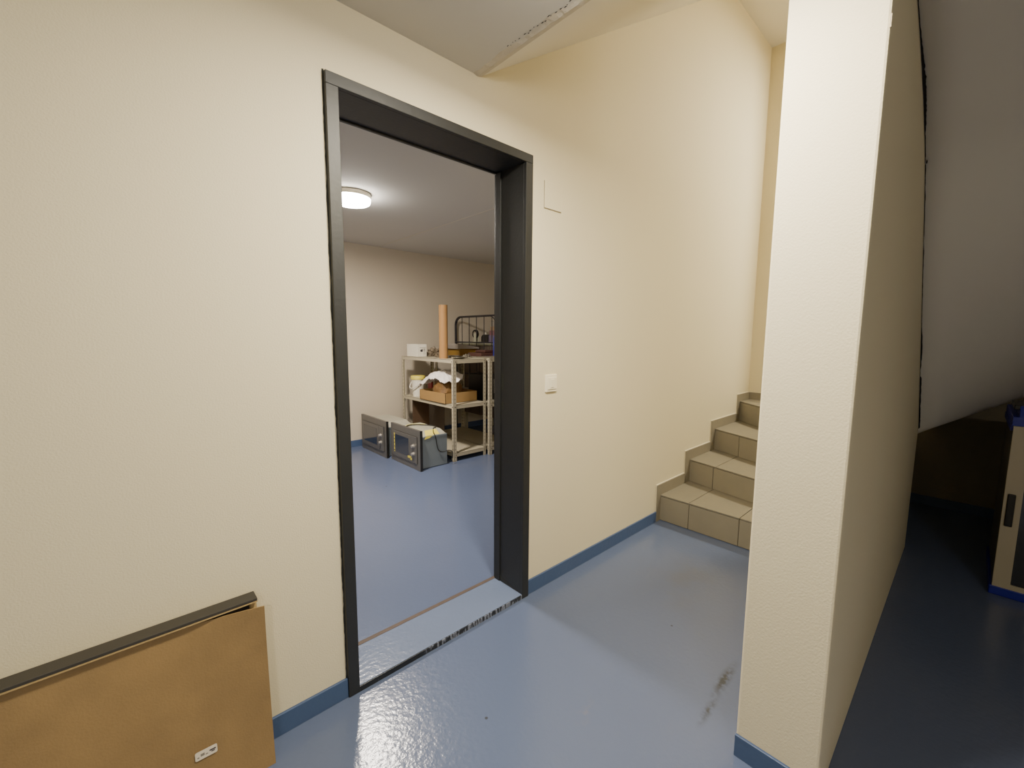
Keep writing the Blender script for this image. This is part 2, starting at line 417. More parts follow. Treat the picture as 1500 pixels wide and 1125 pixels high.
# ---------------------------------------------------------------- door frame
door = thing('door_1', (.97, 0, 0), 'open doorway with an anthracite steel frame and no door leaf', 'door', kind='structure')
XL, XR, ZT = .519, 1.418, 2.085
IL, IR, IZ = .5585, 1.375, 2.048
pr = .016
# jambs: L shaped casing front, lining, rebate step near the back, casing inside
def jamb(xo, xi, s):
    b = MB()
    b.box(min(xo, xi), max(xo, xi), -pr, .0, 0, IZ)                 # front casing
    x1 = xi; x2 = xi-s*.004
    b.box(min(x1, xo), max(x1, xo), 0, .150, 0, IZ)
    b.box(min(x1-s*-.006, xo), max(x1-s*-.006, xo), .150, T, 0, IZ)    # shallow rebate
    b.box(min(xo, xi), max(xo, xi), T, T+.014, 0, IZ)
    return b.build('jamb', M['frame'], door, bevel=.0018)
jl = jamb(XL, IL, 1); jr = jamb(XR, IR, -1)
b = MB(); b.box(XL, XR, -pr, 0, IZ, ZT); b.box(XL, XR, 0, .150, IZ, ZT); b.box(XL, XR, .150, T, IZ+.006, ZT); b.box(XL, XR, T, T+.014, IZ, ZT)
b.build('head', M['frame'], door, bevel=.0018)
MB().box(.521, 1.4165, -pr+.001, T-.001, 0, .021).build('sill_base', M['scuffed'], door)
MB().box(IL, IR, -pr+.004, T, .0205, .0235).build('sill', M['sill'], door, bevel=.001)
MB().box(IL-.01, IR+.006, T-.002, T+.018, 0, .0245).build('joint_strip', M['brown_joint'], door)
# strike plate recesses in the right jamb and dirty foot
b = MB(); b.box(IR-.0012, IR+.001, .128, .146, 1.02, 1.10); b.box(IR-.0012, IR+.001, .128, .146, .93, .96)
b.build('strike_plate', M['frame_edge'], door)
b = MB(); b.prism([(.03, .024), (.186, .024), (.186, .06), (.12, .045)], 'x', IR-.0012, IR+.001); b.build('worn_patch', M['frame_edge'], door)
# uneven caulk line down the left edge of the frame
b = MB(); prev = None
for i in range(160):
    z = .07+2.02*i/159; w = .004+.003*noise.noise(Vector((z*12, 0, 3)))+.002*noise.noise(Vector((z*50, 0, 3)))
    cur = [b.bm.verts.new(q) for q in ((XL-w, -.0012, z), (XL+.001, -.0035, z))]
    if prev: b.bm.faces.new([prev[0], prev[1], cur[1], cur[0]])
    prev = cur
b.build('caulk', M['frame_edge'], door)

# wall box cover outline and light switch
hx, hz = 1.508, 1.935
hb = thing('junction_cover', (1.568, 0, 1.88), 'square painted-over blank cover plate in the wall above the switch', 'cover plate')
MB().box(1.509, 1.628, -.003, .002, 1.884, 2.003).build('plate', M['wall'], hb, bevel=.0015)
b = MB(); b.box(1.5065, 1.509, -.0015, .001, 1.882, 2.005); b.box(1.5065, 1.628, -.0015, .001, 1.8795, 1.882); b.build('gap_line', mat('cover_gap', (150,138,112), .8, var=.1), hb)
b = MB(); b.box(1.509, 1.628, -.0045, -.001, 1.8835, 1.8855); b.build('paint_ridge', M['caulk'], hb)

sw = thing('light_switch', (1.573, 0, 1.05), 'cream plastic rocker light switch right of the door frame', 'light switch')
b = MB(); b.prism([(1.530,-.0), (1.616,-.0), (1.611,-.010), (1.535,-.010)], 'z', 1.012, 1.098)
fr = b.build('switch_frame', M['white_plastic'], sw, bevel=.003)
MB().box(1.543, 1.603, -.014, -.008, 1.025, 1.085).build('rocker', M['white_plastic'], sw, bevel=.002)
MB().box(1.562, 1.584, -.0165, -.012, 1.034, 1.076).build('rocker_inset', M['white_plastic'], sw, bevel=.002)

# ---------------------------------------------------------------- stairs
st = thing('staircase', (3.3, 0, 0), 'winding tiled staircase of grey brown tiles climbing along the cream wall', 'stairs')
YE = -1.02
def xat(x0, slope, y): return x0+slope*y      # riser line in plan: x at y
Rz = [(2.742, .0, 0, .185), (3.180, .25, .185, .357), (3.622, .45, .357, .532), (4.150, .86, .532, .712)]
PIV = YE
body = MB()
for i, (x0, s, z0, z1) in enumerate(Rz):
    xa, xb = x0, xat(x0, s, YE)
    if i < 3:
        pass
    pts = [(xa, 0), (4.36, 0), (4.36, YE), (xb, YE)]
    body.prism(pts, 'z', z0, z1-.009)
body.prism([(4.36, -.50), (4.36, YE), (3.50, YE)], 'z', .712, .888)
body.build('stair_body', M['grout'], st)
def inplan(x0, s, a, y): return xat(x0, s, y)+a
# riser tiles and tread tiles
cuts = {0: [0, -.213, -.528, -.84, YE], 1: [0, -.205, -.52, -.83, YE], 2: [0, -.235, -.55, YE], 3: [0, -.40, YE]}
for i, (x0, s, z0, z1) in enumerate(Rz):
    cy = cuts[i]
    for a, c in zip(cy, cy[1:]):
        g = .0022; ya, yc = a-(g if a < 0 else 0), c+(g if c > YE else 0)
        b = MB(); t = .008
        b.prism([(xat(x0, s, ya)-t, ya), (xat(x0, s, yc)-t, yc), (xat(x0, s, yc)+.002, yc), (xat(x0, s, ya)+.002, ya)], 'z', z0+(.004 if i == 0 else .002), z1-.0125)
        b.build('riser_tile', M['tile'], st, bevel=.0012)
tcuts = {0: [0, -.213, -.53, -.84, YE], 1: [0, -.225, -.54, -.85, YE], 2: [0, -.42, YE], 3: [0, -.5, YE]}
for i, (x0, s, z0, z1) in enumerate(Rz):
    nx, ns = (Rz[i+1][0], Rz[i+1][1]) if i < 3 else (4.36, 0)
    cy = tcuts[i]
    for a, c in zip(cy, cy[1:]):
        g = .002; ya, yc = a-(g if a < 0 else 0), c+(g if c > YE else 0)
        b = MB()
        f = xat(x0, s, ya)-.011; f2 = xat(x0, s, yc)-.011
        bk = min(xat(nx, ns, ya), 4.36); bk2 = min(xat(nx, ns, yc), 4.36)
        if bk2 <= f2: bk2 = f2+.01
        b.prism([(f, ya), (f2, yc), (bk2, yc), (bk, ya)], 'z', z1-.009, z1)
        b.build('tread_tile', M['tile_light'], st, bevel=.0014)
# stepped skirting tiles along the wall
sk = [(2.683, 2.742, 0, .262)]
segs = [(2.683, 3.105, .185, .262), (3.095, 3.545, .357, .432), (3.537, 4.083, .532, .606), (4.073, 4.362, .712, .777)]
for i, (xa, xb, z0, z1) in enumerate(segs):
    b = MB()
    x0 = Rz[i][0]; zb = Rz[i][2]
    b.prism([(xa, zb+(.0 if i == 0 else .075-.0)), (x0-.0, zb+(.0 if i == 0 else .075)), (x0-.0, z0), (xb, z0), (xb, z1), (xa, z1)] if i == 0 else
            [(xa, segs[i-1][3]-.002), (x0, segs[i-1][3]-.002), (x0, z0), (xb, z0), (xb, z1), (xa, z1)], 'y', -.011, 0)
    b.build('skirting_tile', M['tile'], st, bevel=.0012)
    # fill between previous strip top and own column
    if i > 0:
        MB().box(xa, x0, -.011, 0, z0-.175, segs[i-1][3]-.002).build('skirting_tile', M['tile'], st, bevel=.001)
b = MB(); b.box(4.349, 4.36, YE, -.011, .712, .777); b.build('skirting_tile', M['tile'], st, bevel=.0012)
# pale caulk line on top of the skirting tiles
b = MB()
for i, (xa, xb, z0, z1) in enumerate(segs):
    b.box(xa-.004, min(xb, 4.36), -.006, 0, z1, z1+.004)
    b.box(xa-.004, xa, -.006, 0, (segs[i-1][3] if i else .075), z1)
b.box(4.354, 4.36, YE, 0, .777, .781)
b.build('caulk_line', M['caulk'], st)

# ---------------------------------------------------------------- lamps
lampm = emis('lamp_diffuser', (1.0, .93, .84), 30)
def lamp(name, x, y, z, r, label, power, col):
    L = thing(name, (x, y, z), label, 'ceiling light')
    b = MB(); b.lathe([(r*.93, z), (r, z-.004), (r, z-.03), (r*.98, z-.034)], (x, y, 0), n=48); b.build('lamp_base', M['white_plastic'], L, smooth=True)
    b = MB(); b.lathe([(r*.985, z-.034), (r*.98, z-.052), (r*.94, z-.066), (r*.85, z-.073), (r*.5, z-.078), (.01, z-.079)], (x, y, 0), n=48)
    b.build('diffuser', lampm, L, smooth=True)
    ld = bpy.data.lights.new(name+'_light', 'AREA'); ld.shape = 'DISK'; ld.size = r*1.9; ld.energy = power; ld.color = col
    lo = bpy.data.objects.new(name+'_light', ld); COL.objects.link(lo); lo.location = (x, y, z-.083)
    lo.parent = L; lo.matrix_parent_inverse = Matrix.Translation((-x, -y, -z))
    return L
lamp('ceiling_lamp', 1.32, 1.735, CZ, .135, 'round glowing white ceiling lamp in the storeroom', 35, (1, .88, .74))
lamp('ceiling_lamp', .87, -.84, CZ, .135, 'round ceiling lamp in the room near the wall end, outside the photo', 22, (1, .89, .66))
lamp('ceiling_lamp', -1.2, -3.0, CZ, .135, 'added fill lamp further back in the room, unseen', 11, (1, .93, .80))  # added fill light, lifts the niche and the dark side of the pillar
lamp('ceiling_lamp', 4.41, -1.50, 3.79, .135, 'round ceiling lamp above the stair turn', 60, (1, .91, .69))

# ---------------------------------------------------------------- leaning panel with fibreboard back
def ypl(z, off=0): return -.096+(.054/.515)*z+off     # front plane of the leaning panel
pn = thing('leaning_panel', (-.35, -.07, 0), 'shallow wooden panel with dark laminate edge and brown fibreboard back leaning on the left wall', 'panel')
X0, X1 = -.95, .250
def skew(b):
    for v in b.bm.verts: v.co.y += (.054/.515)*v.co.z
    return b
b = MB(); b.box(X0, X1, -.064, -.054, 0, .510); skew(b).build('back_board', M['dark_panel'], pn)
b = MB(); b.box(X0, X1, -.105, -.058, .508, .5155); skew(b).build('dark_edge', M['dark_panel'], pn, bevel=.001)
b = MB(); b.box(X0, X1, -.104, -.060, .5035, .508); skew(b).build('top_rail', M['particle'], pn)
b = MB(); b.box(X1-.016, X1, -.086, -.054, 0, .5); skew(b).build('side_rail', M['particle'], pn)
b = MB(); NX, NZ = 48, 24
g = []
for i in range(NX+1):
    x = X0+(.263-X0)*i/NX; row = []
    for j in range(NZ+1):
        z = .497*j/NZ
        u = max(0, (x-.075)/.188); k = z/.4985
        pop = (.028*k*k+.006)*u**1.3
        row.append(b.bm.verts.new((x, -.0885+(.054/.515)*z-pop, z-.003*u*u*k)))
    g.append(row)
for i in range(NX):
    for j in range(NZ): b.bm.faces.new([g[i][j], g[i+1][j], g[i+1][j+1], g[i][j+1]])
fb = b.build('fibreboard', M['fiber'], pn); sm = fb.modifiers.new('s', 'SOLIDIFY'); sm.thickness = .003; sm.offset = 0
# sticker
def stk(x0, x1, z0, z1, d):
    return [(x, -.0905+(.054/.515)*z-(.028*(z/.4985)**2+.006)*max(0,(x-.075)/.188)**1.3-d, z) for x, z in ((x0, z0), (x1, z0), (x1, z1), (x0, z1))]
b = MB(); r = .004; out = []
for cx, cz, a0 in ((.122, .131, -90), (.122, .147, 0), (.080, .147, 90), (.080, .131, 180)):
    for k in range(5):
        a = R(a0+k*22.5); x, z = cx+r*math.cos(a), cz+r*math.sin(a); out.append((x, -.0905+(.054/.515)*z-(.028*(z/.4985)**2+.006)*max(0,(x-.075)/.188)**1.3-.0022, z))
b.poly(out); sk_ = b.build('sticker', M['sticker'], pn)
b = MB(); b.poly(stk(.108, .1225, .1385, .1425, .0026)); b.poly(stk(.112, .120, .1345, .1375, .0026)); b.build('print', M['ink'], sk_)
b = MB(); b.poly(stk(.088, .097, .1355, .1425, .0026)); b.poly(stk(.099, .1045, .1345, .1375, .0026)); b.poly(stk(.0805, .085, .133, .1365, .0026)); b.build('print', M['ink_grey'], sk_)

# ---------------------------------------------------------------- niche cabinet (blue trimmed, glass door)
cb = thing('display_cabinet', (3.5, -1.9, 0), 'cream and blue cabinet with dark glass door under the stairs', 'cabinet')
cx, y0c, y1c = 3.18, -1.575, -2.20
b = MB(); b.box(cx+.03, 3.78, y1c+.01, y0c-.006, .045, .90); b.build('body', M['cab_side'], cb, bevel=.004)
b = MB(); b.box(cx, 3.78, y1c, y0c+.004, 0, .045); b.build('plinth', M['cab_blue'], cb, bevel=.004)
b = MB(); b.box(cx+.0, 3.78, y1c, y0c, .868, .912); b.prism([(cx+.0, .912), (3.78, .912), (3.78, .915), (cx+.03, .965)], 'y', y1c, y0c-.02); b.build('top_trim', M['cab_blue'], cb, bevel=.005)
MB().box(cx+.03, cx+.3, y1c-.0, y0c-.001, .945, .968).build('lid', M['black'], cb, bevel=.003)
dr = MB(); wy0, wy1, wz0, wz1 = -1.640, -2.14, .070, .60
dr.box(cx, cx+.03, wy0, y0c-.006, .046, .866); dr.box(cx, cx+.03, y1c+.004, wy1, .046, .866)
dr.box(cx, cx+.03, wy1, wy0, .046, wz0); dr.box(cx, cx+.03, wy1, wy0, wz1, .866)
dd = dr.build('door', M['cab_white'], cb)
MB().box(cx+.008, cx+.016, wy1, wy0, wz0, wz1).build('pane', M['glass'], dd)
MB().box(cx-.010, cx+.002, -1.619, -1.592, .365, .530).build('handle', M['black'], dd, bevel=.004)
b = MB(); b.box(cx+.03, 3.78, y0c-.006, y0c+.003, .84, .868); b.build('side_trim', M['cab_blue'], cb)

# ---------------------------------------------------------------- storeroom: metal shelving
def shelving(x0, x1, y0, y1, H, label, mids):
    t = thing('metal_shelving', ((x0+x1)/2, (y0+y1)/2, 0), label, 'shelf', group=None)
    w, th = .034, .003
    for sx, sy in ((0,0),(1,0),(0,1),(1,1)):
        px, py = (x0, x1)[sx], (y0, y1)[sy]; dx = 1 if sx == 0 else -1; dy = 1 if sy == 0 else -1
        b = MB()
        b.box(min(px, px+dx*w), max(px, px+dx*w), min(py, py+dy*th), max(py, py+dy*th), 0, H+.004)
        b.box(min(px, px+dx*th), max(px, px+dx*th), min(py, py+dy*w), max(py, py+dy*w), 0, H+.004)
        p = b.build('post', M['post'], t)
    for z in mids:
        b = MB()
        e = .004
        b.box(x0+e, x1-e, y0+e, y1-e, z-.003, z)
        b.box(x0+e, x1-e, y0+e, y0+e+.002, z-.034, z); b.box(x0+e, x1-e, y1-e-.002, y1-e, z-.034, z)
        b.box(x0+e, x0+e+.002, y0+e, y1-e, z-.034, z); b.box(x1-e-.002, x1-e, y0+e, y1-e, z-.034, z)
        b.box(x0+e, x1-e, y0+e, y0+e+.02, z-.036, z-.034)
        b.build('shelf_board', M['shelf'], t)
    for z in mids:    # bolts at each shelf corner
        for px, dx in ((x0, 1), (x1, -1)):
            MB().lathe([(.005, -.003), (.005, 0)], (px+dx*.024, y0-.0, z-.018), 'y', 8).build('bolt', M['hole'], t)
        MB().lathe([(.005, -.003), (.005, 0)], (x0, y0+.024, z-.018), 'x', 8).build('bolt', M['hole'], t)
    return t
SH = 1.045
shelving(2.452, 2.872, 2.10, 3.15, SH, 'beige perforated metal shelving holding the cardboard tube and white cloth', (SH, .583, .085))
shelving(2.892, 3.315, 2.06, 3.12, SH+.006, 'beige perforated metal shelving half hidden by the right door jamb', (SH+.006, .565, .085))

# microwaves
def microwave(x, y0, y1, label, right=True, first=True):
    """front faces -x; y0 is the near (right) end, y1 the far end"""
    t = thing('built_in_microwave', (x+.17, (y0+y1)/2, 0), label, 'microwave', group=None)
    H = .392
    b = MB(); b.box(x, x+.018, y0, y1, 0, H); b.build('front_panel', M['steel'], t, bevel=.002)
    b = MB(); b.box(x+.001, x+.026, y0-.006, y0, 0, H); b.box(x+.018, x+.026, y0, y1, .002, H-.002); b.build('seal', M['black'], t)
    # door field, proud of the trim by a hair with a dark shadow gap
    dz0, dz1, dy0, dy1 = .065, .325, y0+.05, y1-.045
    b = MB(); b.box(x-.0015, x, dy0-.004, dy1+.004, dz0-.004, dz1+.004); b.build('gap', M['black'], t)
    b = MB(); b.box(x-.010, x-.001, dy0+.105, dy1, dz0, dz1); d = b.build('door', M['steel'], t, bevel=.0015)
    b = MB(); b.box(x-.010, x-.001, dy0, dy0+.102, dz0, dz1); cp = b.build('control_panel', M['steel'], t, bevel=.0015)
    b = MB(); b.box(x-.0118, x-.009, dy0+.150, dy1-.035, dz0+.045, dz1-.035); w = b.build('window', M['glass'], d, bevel=.001)
    for z in (.232, .155):
        b = MB(); b.lathe([(.021, 0), (.021, -.004), (.0165, -.006), (.0155, -.024), (.012, -.026)], (x-.010, dy0+.052, z), 'x', 20); b.build('knob', M['silver'], cp, smooth=True)
    # body
    xb0, xb1, yb0, yb1 = x+.026, x+.335, y0+.045, y1-.05
    b = MB(); b.box(xb0, xb1, yb0, yb1, 0.006, .318); b.box(xb0, xb1-.006, yb0-.006, yb1+.006, .300, .318); bd = b.build('body', M['steel_body'], t, bevel=.003)
    b = MB()
    lo = [(xb0+.004, yb0+.0), (xb1-.01, yb0+.0), (xb1-.01, yb1), (xb0+.004, yb1)]; hi = [(xb0+.02, yb0+.055), (xb1-.045, yb0+.055), (xb1-.045, yb1-.05), (xb0+.02, yb1-.05)]
    V0 = [b.bm.verts.new((p[0], p[1], .318)) for p in lo]; V1 = [b.bm.verts.new((p[0], p[1], .366)) for p in hi]
    b.bm.faces.new(V1); b.bm.faces.new(V0[::-1])
    for k in range(4): b.bm.faces.new([V0[k], V0[(k+1) % 4], V1[(k+1) % 4], V1[k]])
    b.build('top_cover', M['steel_top'], t, bevel=.004)
    return t, d, cp, bd
microwave(1.998, 2.675, 3.285, 'grey built-in microwave lying nearest the storeroom wall, with plain dark window')
mw, d2, cp2, bd2 = microwave(2.030, 2.050, 2.630, 'grey built-in microwave in front of the shelving, with yellow strip and black cord')
x = 2.030
b = MB(); b.box(x-.0128, x-.011, 2.525, 2.541, .105, .30); st_ = b.build('yellow_strip', M['yellow'], d2)
for k in range(5): MB().box(x-.0136, x-.0127, 2.5255, 2.5405, .118+k*.038, .126+k*.038).build('strip_print', M['ink'], st_)
b = MB(); b.box(x-.0122, x-.0095, 2.205, 2.265, .098, .118, ); b.box(x-.0122, x-.0095, 2.19, 2.22, .085, .104); b.build('yellow_sticker', M['yellow'], d2)
# label folded over the top edge of the body
b = MB(); b.poly([(2.12, 2.100, .3245), (2.28, 2.100, .3245), (2.27, 2.150, .3665), (2.14, 2.150, .3665)]); b.poly([(2.10, 2.0875, .292), (2.155, 2.0875, .300), (2.20, 2.0875, .322), (2.12, 2.0875, .322)])
b.build('energy_label', M['yellow'], mw)
b = MB()
pts = [(2.075, 2.40, .371), (2.11, 2.42, .3755), (2.16, 2.44, .374), (2.22, 2.41, .374), (2.28, 2.33, .374), (2.31, 2.24, .374), (2.285, 2.18, .374), (2.25, 2.165, .372), (2.225, 2.125, .345), (2.215, 2.082, .322), (2.225, 2.076, .28), (2.24, 2.078, .20), (2.265, 2.080, .155), (2.31, 2.078, .140), (2.36, 2.060, .150), (2.39, 2.045, .135), (2.395, 2.04, .09), (2.38, 2.045, .05)]
sp = []
P_ = pts
for i in range(101):
    sp.append(bez(P_, i/100))
b.tube(sp, .0045, 8); b.build('power_cord', M['rubber'], mw, smooth=True)
b = MB(); b.tube([bez([(2.06, 2.40, .372), (2.10, 2.425, .380), (2.16, 2.45, .380), (2.23, 2.42, .380), (2.27, 2.35, .38)], i/20) for i in range(21)], .005, 8); b.build('cable_tie', M['cord_tan'], mw, smooth=True)

# brown board under the shelf
b = MB(); b.box(2.50, 2.72, 3.0, 3.012, .087, .545); tag(b.build('brown_board', M['dark_brown'], bevel=.002), 'dark brown board standing upright below the middle shelf', 'board')
b = MB(); b.box(2.765, 2.775, 2.75, 3.08, .087, .50); tag(b.build('dark_board', M['brown_cab'], bevel=.002), 'thin grey brown board standing behind the dark brown board', 'board')

# ---- things on the shelving
wb = thing('carton', (2.56, 3.0, SH), 'small white carton with a black picture on its end', 'box')
MB().box(2.50, 2.622, 2.876, 3.110, SH+.001, SH+.143).build('box_body', M['white_card'], wb, bevel=.002)
b = MB()
b.lathe([(.014, -.0012), (.014, 0)], (2.553, 2.8758, SH+.070), 'y', 14); b.poly([(2.561, 2.8746, SH+.088), (2.569, 2.8746, SH+.092), (2.571, 2.8746, SH+.060), (2.562, 2.8746, SH+.056)])
for z in (.088, .079, .070, .052): b.box(2.580, 2.604, 2.8746, 2.876, SH+z, SH+z+.004)
b.build('print', M['ink'], wb)
MB().box(2.532, 2.612, 2.8748, 2.876, SH+.102, SH+.106).build('print', M['ink_grey'], wb)
MB().box(2.575, 2.610, 2.8748, 2.876, SH+.032, SH+.036).build('print', M['ink_grey'], wb)

b = MB()
tz = SH+.0; b.lathe([(.0405, tz), (.046, tz), (.046, tz+.565), (.0405, tz+.565), (.0405, tz+.02)], (2.565, 2.44, 0), n=40, caps=False)
tb = b.build('cardboard_tube', M['tube'], smooth=True); tag(tb, 'tall brown cardboard tube standing upright on the top shelf', 'tube')

def blob(name, c, rx, ry, rz, m, seed, amp, lv=4, flat=True, parent=None, freq=3.0):
    bm = bmesh.new(); bmesh.ops.create_icosphere(bm, subdivisions=lv, radius=1)
    for v in bm.verts:
        p = v.co.copy()
        n = noise.noise(p*freq+Vector((seed, seed*2, 0)))+.5*noise.noise(p*freq*2.3+Vector((0, seed, 3)))
        rdg = abs(noise.noise(p*freq*1.3+Vector((seed*5, 1, 0))))
        k = 1+amp*(n+rdg)
        z = p.z*k
        if flat and z < -.35: z = -.35
        v.co = Vector((c[0]+p.x*k*rx, c[1]+p.y*k*ry, c[2]+(z+.35)*rz))
    b = MB(); b.bm.free(); b.bm = bm
    return b.build(name, m, parent, smooth=True)
# crumpled heap on the top shelf
for i, (x, y, rx, ry, rz, m, lab) in enumerate([
    (2.765, 2.92, .075, .085, .062, 'crumple', 'crumpled brown and silver wrapping beside the white carton'),
    (2.68, 2.66, .055, .06, .040, 'crumple', 'small crumpled wrapping left of the cardboard tube')]):
    o = blob('crumpled_wrapping', (x, y, SH+.001), rx, ry, rz, M[m], 3+i*4, .55, 4, freq=3.4); tag(o, lab, 'wrapping')
    for p in o.data.polygons: p.use_smooth = False
# chrome dishes and rods near the front corner of the top shelf
def dish(x, y, r, z, label):
    b = MB(); b.lathe([(r*.25, z+.002), (r*.6, z+.003), (r*.9, z+.016), (r, z+.020), (r*.99, z+.0225), (r*.88, z+.0185), (r*.58, z+.0055), (.004, z+.0045)], (x, y, 0), n=32)
    o = b.build('metal_dish', M['chrome'], smooth=True); tag(o, label, 'dish'); return o
dish(2.62, 2.24, .085, SH, 'shiny metal dish at the front corner of the top shelf')
dish(2.765, 2.55, .07, SH, 'shiny metal dish behind the cardboard tube')
def rods(name, p, L, label, ang, r=.007, z=SH+.016):
    t = thing(name, (p[0], p[1], SH), label, 'fitting')
    c, s = math.cos(ang), math.sin(ang)
    pts = [(p[0]+c*u*L, p[1]+s*u*L, z+.03*math.sin(max(0, u)*math.pi)) for u in [i/14 for i in range(15)]]
    MB().tube(pts, r, 10).build('rod', M['chrome'], t, smooth=True)
    e = pts[-1]
    b = MB(); b.lathe([(.006, 0), (.02, .004), (.022, .014), (.012, .024)], (e[0], e[1], e[2]-.001), n=16); b.build('end_cap', M['chrome'], t, smooth=True)
    return t
rods('chrome_fitting', (2.70, 2.20), .16, 'curved chrome fitting lying between the two shelving units', 1.1)
rods('chrome_fitting', (2.80, 2.30), .22, 'long curved chrome fitting lying behind the front dish', .95)
b = MB()
for k in range(16): b.tube([(2.93+k*.017, 2.085, SH+.012), (2.93+k*.017, 2.33, SH+.012)], .0022, 6)
b.tube([(2.925, 2.085, SH+.0115), (3.19, 2.085, SH+.0115)], .0035, 6); b.tube([(2.925, 2.33, SH+.0115), (3.19, 2.33, SH+.0115)], .0035, 6)
tag(b.build('wire_rack', M['chrome'], smooth=True), 'flat wire rack at the front of the right shelving top', 'rack')
# ochre and grey flat cartons
oc = MB(); oc.box(2.96, 3.22, 2.70, 3.03, SH+.007, SH+.085); o = oc.build('flat_carton', M['ochre'], bevel=.002); tag(o, 'flat ochre carton lying on the right shelving', 'box')
oc = MB(); oc.prism([(2.93, SH+.088), (3.24, SH+.088), (3.24, SH+.104), (2.93, SH+.150), (2.925, SH+.138)], 'y', 2.68, 3.05); o = oc.build('flat_carton', M['grey_card'], bevel=.002); tag(o, 'wedge of grey carton lying on the ochre carton', 'box')
oc = MB(); oc.box(3.02, 3.28, 2.37, 2.62, SH+.007, SH+.048); tag(oc.build('leather_case', M['dark_red'], bevel=.006), 'flat dark reddish brown case on the right shelving', 'case')
oc = MB(); oc.box(3.10, 3.27, 2.40, 2.58, SH+.05, SH+.078); tag(oc.build('leather_pouch', M['dark_red'], bevel=.008), 'small dark red pouch lying on the flat case', 'pouch')

# middle shelf: tray, bundle, cloth, bucket
tz = .584
tr = thing('cardboard_tray', (2.66, 2.45, tz), 'open brown cardboard tray on the middle shelf', 'box')
b = MB(); tx0, tx1, ty0, ty1 = 2.445, 2.855, 2.235, 2.745; hh = .108
b.box(tx0, tx1, ty0, ty1, tz, tz+.004)
b.box(tx0, tx0+.004, ty0, ty1, tz, tz+hh); b.box(tx1-.004, tx1, ty0, ty1, tz, tz+hh); b.box(tx0, tx1, ty0, ty0+.004, tz, tz+hh); b.box(tx0, tx1, ty1-.004, ty1, tz, tz+hh)
b.build('tray_body', M['card'], tr)
o = blob('patterned_bundle', (2.63, 2.47, tz+.005), 15*.01, .17, .19, M['brown_bag'], 11, .12, 4); tag(o, 'brown patterned bundle inside the cardboard tray', 'bundle')
# draped cloth: height field over the bundle with folds
b = MB(); n = 64; g = []
cxx, cyy = 2.635, 2.54
for i in range(n+1):
    row = []
    for j in range(n+1):
        u, v = i/n*2-1, j/n*2-1
        a = math.atan2(v, u); rr = max(abs(u), abs(v))
        rad = rr*(1+.16*math.sin(3*a+1)+.12*noise.noise(Vector((math.cos(a)*2, math.sin(a)*2, 4))))
        px = cxx+math.cos(a)*rad*.20; py = cyy+math.sin(a)*rad*(.29+(.02 if v > 0 else 0))
        h = .228*math.exp(-(rad*.72)**2.6)
        f = .020*noise.noise(Vector((u*3.2, v*3.2, 1)))+.014*abs(noise.noise(Vector((u*6, v*6, 8))))+.02*math.sin(a*7+u*3)*rad*rad*.5
        zz = tz+.122+h*.84+f*1.5
        # left tail drooping
        if v > .2: zz -= .10*(v-.2)
        if u < -.4: zz -= .05*(-u-.4)
        row.append(b.bm.verts.new((px, py, zz)))
    g.append(row)
for i in range(n):
    for j in range(n): b.bm.faces.new([g[i][j], g[i+1][j], g[i+1][j+1], g[i][j+1]])
o = b.build('white_cloth', M['cloth'], smooth=True); tag(o, 'rumpled white cloth draped over the bundle in the tray', 'cloth')
m_ = o.modifiers.new('s', 'SOLIDIFY'); m_.thickness = .006

bk = thing('bucket', (2.555, 2.925, tz), 'white plastic bucket with a yellow lid behind the tray', 'bucket')
b = MB(); b.lathe([(.060, tz), (.074, tz+.19), (.077, tz+.192), (.077, tz+.20)], (2.555, 2.965, 0), n=32); b.build('bucket_body', M['white_card'], bk, smooth=True)
b = MB(); b.lathe([(.080, tz+.196), (.082, tz+.200), (.082, tz+.232), (.078, tz+.238), (.01, tz+.236)], (2.555, 2.965, 0), n=32); b.build('lid', M['yellow'], bk, smooth=True)
b = MB(); b.tube([(2.555-.088*math.cos(R(a))*1.0-.01*math.sin(R(a)), 2.925+.082*math.cos(R(a)) if False else 2.925-.088*math.cos(R(a)), tz+.165-.085*math.sin(R(a))) if False else (2.555-.075*math.sin(R(a))-.02, 2.965-.088*math.cos(R(a)), tz+.17-.075*math.sin(R(a))) for a in range(0, 181, 12)], .006, 8)
b.build('handle', M['white_card'], bk, smooth=True)
b = MB(); b.lathe([(.028, 0), (.032, .09), (.032, .215), (.022, .235), (.022, .262)], (2.70, 2.93, tz), n=20); b2 = b.build('red_flask', M['red'], smooth=True); tag(b2, 'red capped flask behind the white cloth', 'flask')
# binders on the right shelving middle board
for k, x in enumerate((2.955, 3.03, 3.105)):
    t = thing('ring_binder', (x, 2.35, .565), ['black ring binder with white spine label nearest the jamb post', 'black ring binder in the middle of the three', 'black ring binder furthest from the post'][k], 'binder', group='ring binders on the right shelving')
    MB().box(x, x+.062, 2.26, 2.52, .567, .567+.29).build('cover', M['black'], t, bevel=.004)
    MB().box(x+.015, x+.047, 2.258, 2.261, .64, .80).build('spine_label', M['white_card'], t)
oc = MB(); oc.box(2.95, 3.22, 2.62, 3.0, .567, .64); tag(oc.build('flat_carton', M['grey_card'], bevel=.003), 'grey carton behind the binders', 'box')

